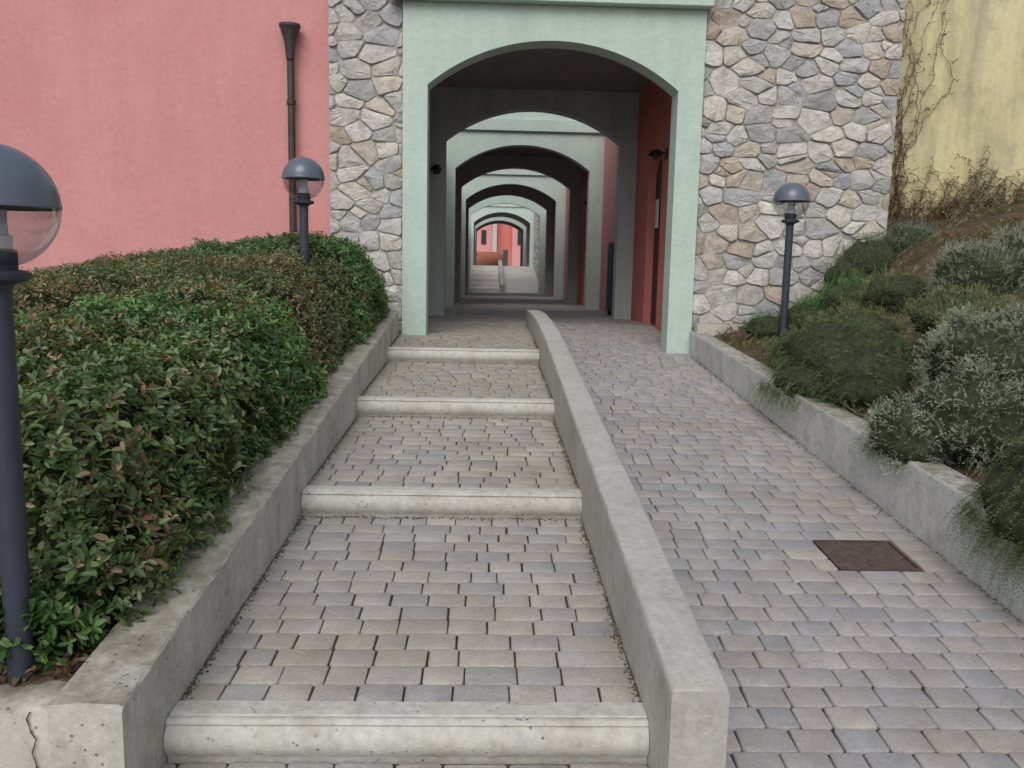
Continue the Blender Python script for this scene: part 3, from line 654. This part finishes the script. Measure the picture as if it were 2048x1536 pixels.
def ellip(c,r,seed,amp=.12,nu=26,nv=16):
    V=[];
    for j in range(nv+1):
        th=math.pi*j/nv
        for i in range(nu):
            ph=2*math.pi*i/nu; d=Vector((math.sin(th)*math.cos(ph),math.sin(th)*math.sin(ph),math.cos(th)))
            k=1+amp*2*noise.noise(d*1.7+Vector((seed*3.1,0,0)))+amp*1.3*noise.noise(d*4+Vector((0,seed,0)))
            V.append((c[0]+d.x*r[0]*k,c[1]+d.y*r[1]*k,c[2]+d.z*r[2]*k))
    F=[(j*nu+i,(j+1)*nu+i,(j+1)*nu+(i+1)%nu,j*nu+(i+1)%nu) for j in range(nv) for i in range(nu)]
    return np.array(V),np.array(F)
V,F=ellip((-1.42,2.48,-1.12),(.22,.10,.10),3)
bush('shrub','small low sprouting shrub at the foot of the near lamp post','shrub',V,F,190,7,.046,.018,colmix([(.08,.17,.05),(.11,.20,.06)],BR,.5,1.5,.2),M['leafg'],7,.06,.05)
rng=np.random.default_rng(77); n=900; X=rng.uniform(-2.4,-1.18,n); Y=rng.uniform(2.36,2.9,n); Zz=np.array([wallL_z(y)-.05+.03*noise.noise(Vector((x*3,y*3,0))) for x,y in zip(X,Y)])
tl=whorls('fallen_leaves',np.stack([X,Y,Zz],1),np.tile(np.array([0,0,1.]),(n,1)),rng,2,.045,.02,colmix([(.16,.10,.06),(.10,.07,.045),(.2,.14,.08)],BR,.1,2,.5),M['leafs'],None,(60,110),.005,.5)
tag(tl,'dead brown leaves lying on the bed behind the corner wall','leaves',kind='stuff')
def sprigs(name,label,cat,parts,mat,seed,ns,nn_,SL,nl,nw,cols,up=.3,droop=0.0,ang=45,core=.86,group=None,flat=.9):
    rng=np.random.default_rng(seed); t=empty(name); tag(t,label,cat,group); Vs=[];Fs=[];Cs=[];off=0; cols=np.array(cols)
    cv=[];cf=[];co=0
    for (c,r) in parts:
        V,F=ellip(c,r,seed+len(cv)); Vn=vnormals(V,F); ctr=np.array(c)
        if ((V-ctr)*Vn).sum()<0: F=F[:,::-1]; Vn=-Vn
        cv.append(ctr+(V-ctr)*core); cf.append(F+co); co+=len(V)
        n=int(ns*(r[0]*r[1]+r[1]*r[2]+r[0]*r[2])); P,Nn=sample(V,F,n,rng,lambda q:(q[:,2]>c[2]-r[2]*flat)*1.0)
        clump=nz(P,7.,seed)[:,None]
        P=P-Nn*rng.random((n,1))*.05-Nn*SL*.45+Nn*clump*.08
        inw=(P[:,0]<2.46)&(P[:,2]<-.70-.060*(9.3-P[:,1]))
        P[:,0]=np.where(inw,np.minimum(P[:,0],2.235),P[:,0]); Nn=Nn.copy(); Nn[inw]=nrmz(Nn[inw]*.4+np.array([-.7,0,-.2]))
        ax=nrmz(Nn*.9+np.array([0,0,up])+rng.normal(0,.38,(n,3))); ax[inw,2]-=.5; ax[inw,0]=-np.abs(ax[inw,0]); ax=nrmz(ax); L=SL*rng.uniform(.4,1.45,(n,1))
        a=nrmz(np.cross(ax,rng.normal(0,1,(n,3)))); b=np.cross(ax,a)
        tt=np.linspace(.05,1,nn_)[None,:,None]
        pos=P[:,None]+ax[:,None]*tt*L[:,None]+np.array([0,0,-1])*droop*(tt**2)*L[:,None]
        k=np.arange(nn_)[None,:,None]; ph=k*2.4+rng.uniform(0,6,(n,1,1)); th=math.radians(ang)*rng.uniform(.6,1.3,(n,nn_,1))
        d=ax[:,None]*np.cos(th)+(a[:,None]*np.cos(ph)+b[:,None]*np.sin(ph))*np.sin(th)
        s=nrmz(np.cross(d,rng.normal(0,1,d.shape))); ln=nl*rng.uniform(.6,1.2,(n,nn_,1))*(1.1-.5*tt)
        v=np.stack([pos,pos+d*ln*.5+s*nw/2,pos+d*ln,pos+d*ln*.5-s*nw/2],axis=2).reshape(-1,3)
        m=n*nn_; Fs.append(np.arange(m*4).reshape(m,4)+off); off+=m*4; Vs.append(v)
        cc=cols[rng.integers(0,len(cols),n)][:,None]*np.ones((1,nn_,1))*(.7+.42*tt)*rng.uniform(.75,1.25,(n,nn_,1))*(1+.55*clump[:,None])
        Cs.append(np.repeat(cc.reshape(-1,3),4,axis=0))
    np_mesh('foliage',np.concatenate(Vs),np.concatenate(Fs),np.concatenate(Cs),mat,t)
    np_mesh('shade_core',np.concatenate(cv),np.concatenate(cf),np.ones((co,3)),M['core2'],t); return t  # dark ellipsoid filler behind the needles, coloured as shade
DG=[(.10,.15,.075),(.125,.175,.085),(.085,.125,.065),(.155,.195,.105),(.14,.15,.09)]
GG=[(.29,.33,.28),(.33,.37,.32),(.24,.28,.23),(.36,.39,.33),(.26,.25,.20)]
YG=[(.22,.24,.12),(.18,.21,.10),(.26,.25,.15),(.14,.17,.08),(.23,.21,.13)]
BG=[(.13,.23,.09),(.16,.27,.10),(.11,.19,.08)]
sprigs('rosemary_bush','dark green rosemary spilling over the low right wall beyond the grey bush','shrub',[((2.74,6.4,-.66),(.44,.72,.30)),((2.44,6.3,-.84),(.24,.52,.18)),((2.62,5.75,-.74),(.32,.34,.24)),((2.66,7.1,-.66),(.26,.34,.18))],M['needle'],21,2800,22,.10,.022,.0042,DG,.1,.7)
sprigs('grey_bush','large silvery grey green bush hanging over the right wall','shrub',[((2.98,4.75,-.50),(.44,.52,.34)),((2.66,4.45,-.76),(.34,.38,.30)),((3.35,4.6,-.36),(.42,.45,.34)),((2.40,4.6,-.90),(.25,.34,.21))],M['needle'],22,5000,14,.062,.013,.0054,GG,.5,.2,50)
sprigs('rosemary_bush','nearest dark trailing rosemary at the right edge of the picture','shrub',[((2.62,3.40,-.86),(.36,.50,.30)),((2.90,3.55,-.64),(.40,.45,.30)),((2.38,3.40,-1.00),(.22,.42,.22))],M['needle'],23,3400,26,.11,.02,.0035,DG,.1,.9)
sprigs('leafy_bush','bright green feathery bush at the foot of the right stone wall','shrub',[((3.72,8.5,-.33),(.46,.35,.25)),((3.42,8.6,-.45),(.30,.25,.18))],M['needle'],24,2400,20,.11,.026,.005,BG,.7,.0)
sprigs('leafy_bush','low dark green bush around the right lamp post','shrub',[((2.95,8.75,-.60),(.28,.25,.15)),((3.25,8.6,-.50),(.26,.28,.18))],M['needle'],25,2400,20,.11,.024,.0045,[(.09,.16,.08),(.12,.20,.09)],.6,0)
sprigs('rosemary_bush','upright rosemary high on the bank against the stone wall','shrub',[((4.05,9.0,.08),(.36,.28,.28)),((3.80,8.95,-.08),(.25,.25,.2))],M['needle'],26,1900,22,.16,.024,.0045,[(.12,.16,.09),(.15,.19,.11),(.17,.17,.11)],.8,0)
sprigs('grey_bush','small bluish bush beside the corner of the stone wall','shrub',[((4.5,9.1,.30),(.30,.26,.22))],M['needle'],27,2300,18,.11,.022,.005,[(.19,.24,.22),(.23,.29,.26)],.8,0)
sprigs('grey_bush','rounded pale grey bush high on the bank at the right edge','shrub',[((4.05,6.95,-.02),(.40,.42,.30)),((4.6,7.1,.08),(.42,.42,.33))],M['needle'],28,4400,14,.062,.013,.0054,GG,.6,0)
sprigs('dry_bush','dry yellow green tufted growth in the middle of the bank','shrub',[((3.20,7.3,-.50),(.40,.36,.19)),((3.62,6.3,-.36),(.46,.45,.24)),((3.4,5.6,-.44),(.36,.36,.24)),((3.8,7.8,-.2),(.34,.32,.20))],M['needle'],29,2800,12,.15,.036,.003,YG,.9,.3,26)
rng=np.random.default_rng(50); n=16000
X=rng.uniform(2.46,7.2,n); Y=rng.uniform(2.5,10.5,n)
kp=(nz(np.stack([X,Y,0*X],1),1.7,2.)>-.08)|(X<3.3); X=X[kp]; Y=Y[kp]; n=len(X)
Z=np.array([bank_h(x,y) for x,y in zip(X,Y)])
P=np.stack([X,Y,Z],1); hgt=rng.uniform(.03,.12,(n,1)); a=rng.uniform(0,6.28,(n,1)); dr=np.concatenate([np.cos(a),np.sin(a),np.zeros_like(a)],1)
s=np.concatenate([-np.sin(a),np.cos(a),np.zeros_like(a)],1)*.004; up=np.array([0,0,1.])
v=np.stack([P-s,P+s,P+up*hgt*.6+dr*hgt*.4+s*.7,P+up*hgt*.8+dr*hgt*.9],1).reshape(-1,3)
cl=np.array([(.20,.17,.11),(.15,.13,.08),(.12,.14,.07),(.11,.13,.06),(.26,.21,.14),(.17,.12,.08)])[rng.integers(0,6,n)]
tag(np_mesh('grass',v,np.arange(n*4).reshape(n,4),np.repeat(cl,4,axis=0),M['needle']),'thin dry grass and straw covering the soil of the bank','grass',kind='stuff')
# climbing vine
t=empty('climbing_vine'); tag(t,'bare brown climber with few leaves on the yellow wall beside the stone corner','vine')
rg=random.Random(17); b=MB(); leaves=[]; VX=XE+.42
def walk(p,d,n,step,r,spread,gx,gz,out=.02):
    pts=[p]; e=0
    for k in range(n):
        e=e*.6+rg.gauss(0,spread); d2=d+e; q=(pts[-1][0]+step*math.cos(d2)+gx,10.585-abs(rg.gauss(0,out)),pts[-1][2]+step*math.sin(d2)+gz)
        if q[0]<VX-.1: q=(VX-.1+rg.random()*.05,q[1],q[2])
        pts.append(q)
    b.tube(pts,[r*(1-.7*k/n) for k in range(n+1)],4); return pts,d
for m in range(13):
    x=VX+rg.uniform(-.05,.14); pts,_=walk((x,10.57,rg.uniform(.2,.6)),R(90+rg.gauss(0,1.5)),60,.06,.006,.3,0,0)
    for p in pts[::2]:
        if rg.random()<.8:
            q,_=walk(p,rg.uniform(-.8,4.0),rg.randint(2,5),.03,.004,.5,0,-.006,.04)
            leaves+=q[1:]
for m in range(105):
    f=rg.random()**1.4; x=VX+f*2.4; z=.50+(x-VX)*.24; pts,_=walk((x,10.55,z-.1),R(rg.choice([rg.uniform(20,160),rg.uniform(20,70)])),rg.randint(12,24)-int(f*8),.05,.007,.28,0,-.006,.06)
    for p in pts[::2]:
        q,_=walk(p,rg.uniform(-.8,4.0),rg.randint(3,6),.035,.004,.5,0,-.006,.07); leaves+=q[1:]
b.build('stem',M['twig'],t)
leaves=[p for p in leaves if rg.random()<.28]; LP=np.array(leaves); rng=np.random.default_rng(3)
whorls('leaves',LP,np.tile(np.array([0,-1.,0]),(len(LP),1)),rng,2,.042,.016,colmix([(.17,.14,.08),(.20,.16,.09),(.14,.15,.07)],BR,.1,1.5,.5),M['leafs'],t,(50,100),.02,-.3)
# ------------------------------------------------------------------ light
w=bpy.data.worlds.new('World'); bpy.context.scene.world=w; w.use_nodes=True; nt=w.node_tree; bg=nt.nodes['Background']
sk=N(nt,'ShaderNodeTexSky'); sk.sky_type='NISHITA'; sk.sun_disc=False; EL,AZ=46,194
sk.sun_elevation=R(EL); sk.sun_rotation=R(AZ); sk.dust_density=3
hs=N(nt,'ShaderNodeHueSaturation'); hs.inputs['Saturation'].default_value=.45; nt.links.new(sk.outputs[0],hs.inputs['Color']); nt.links.new(hs.outputs[0],bg.inputs['Color']); bg.inputs['Strength'].default_value=.15
sd=bpy.data.lights.new('sun','SUN'); sd.energy=1.2; sd.angle=R(45); sd.color=(1,.97,.93)
so=bpy.data.objects.new('sun',sd); C.objects.link(so)
dv=Vector((math.sin(R(AZ))*math.cos(R(EL)),math.cos(R(AZ))*math.cos(R(EL)),math.sin(R(EL))))
so.rotation_euler=dv.to_track_quat('Z','Y').to_euler()
vs=bpy.context.scene.view_settings; vs.view_transform='Standard'; vs.look='None'; vs.exposure=0
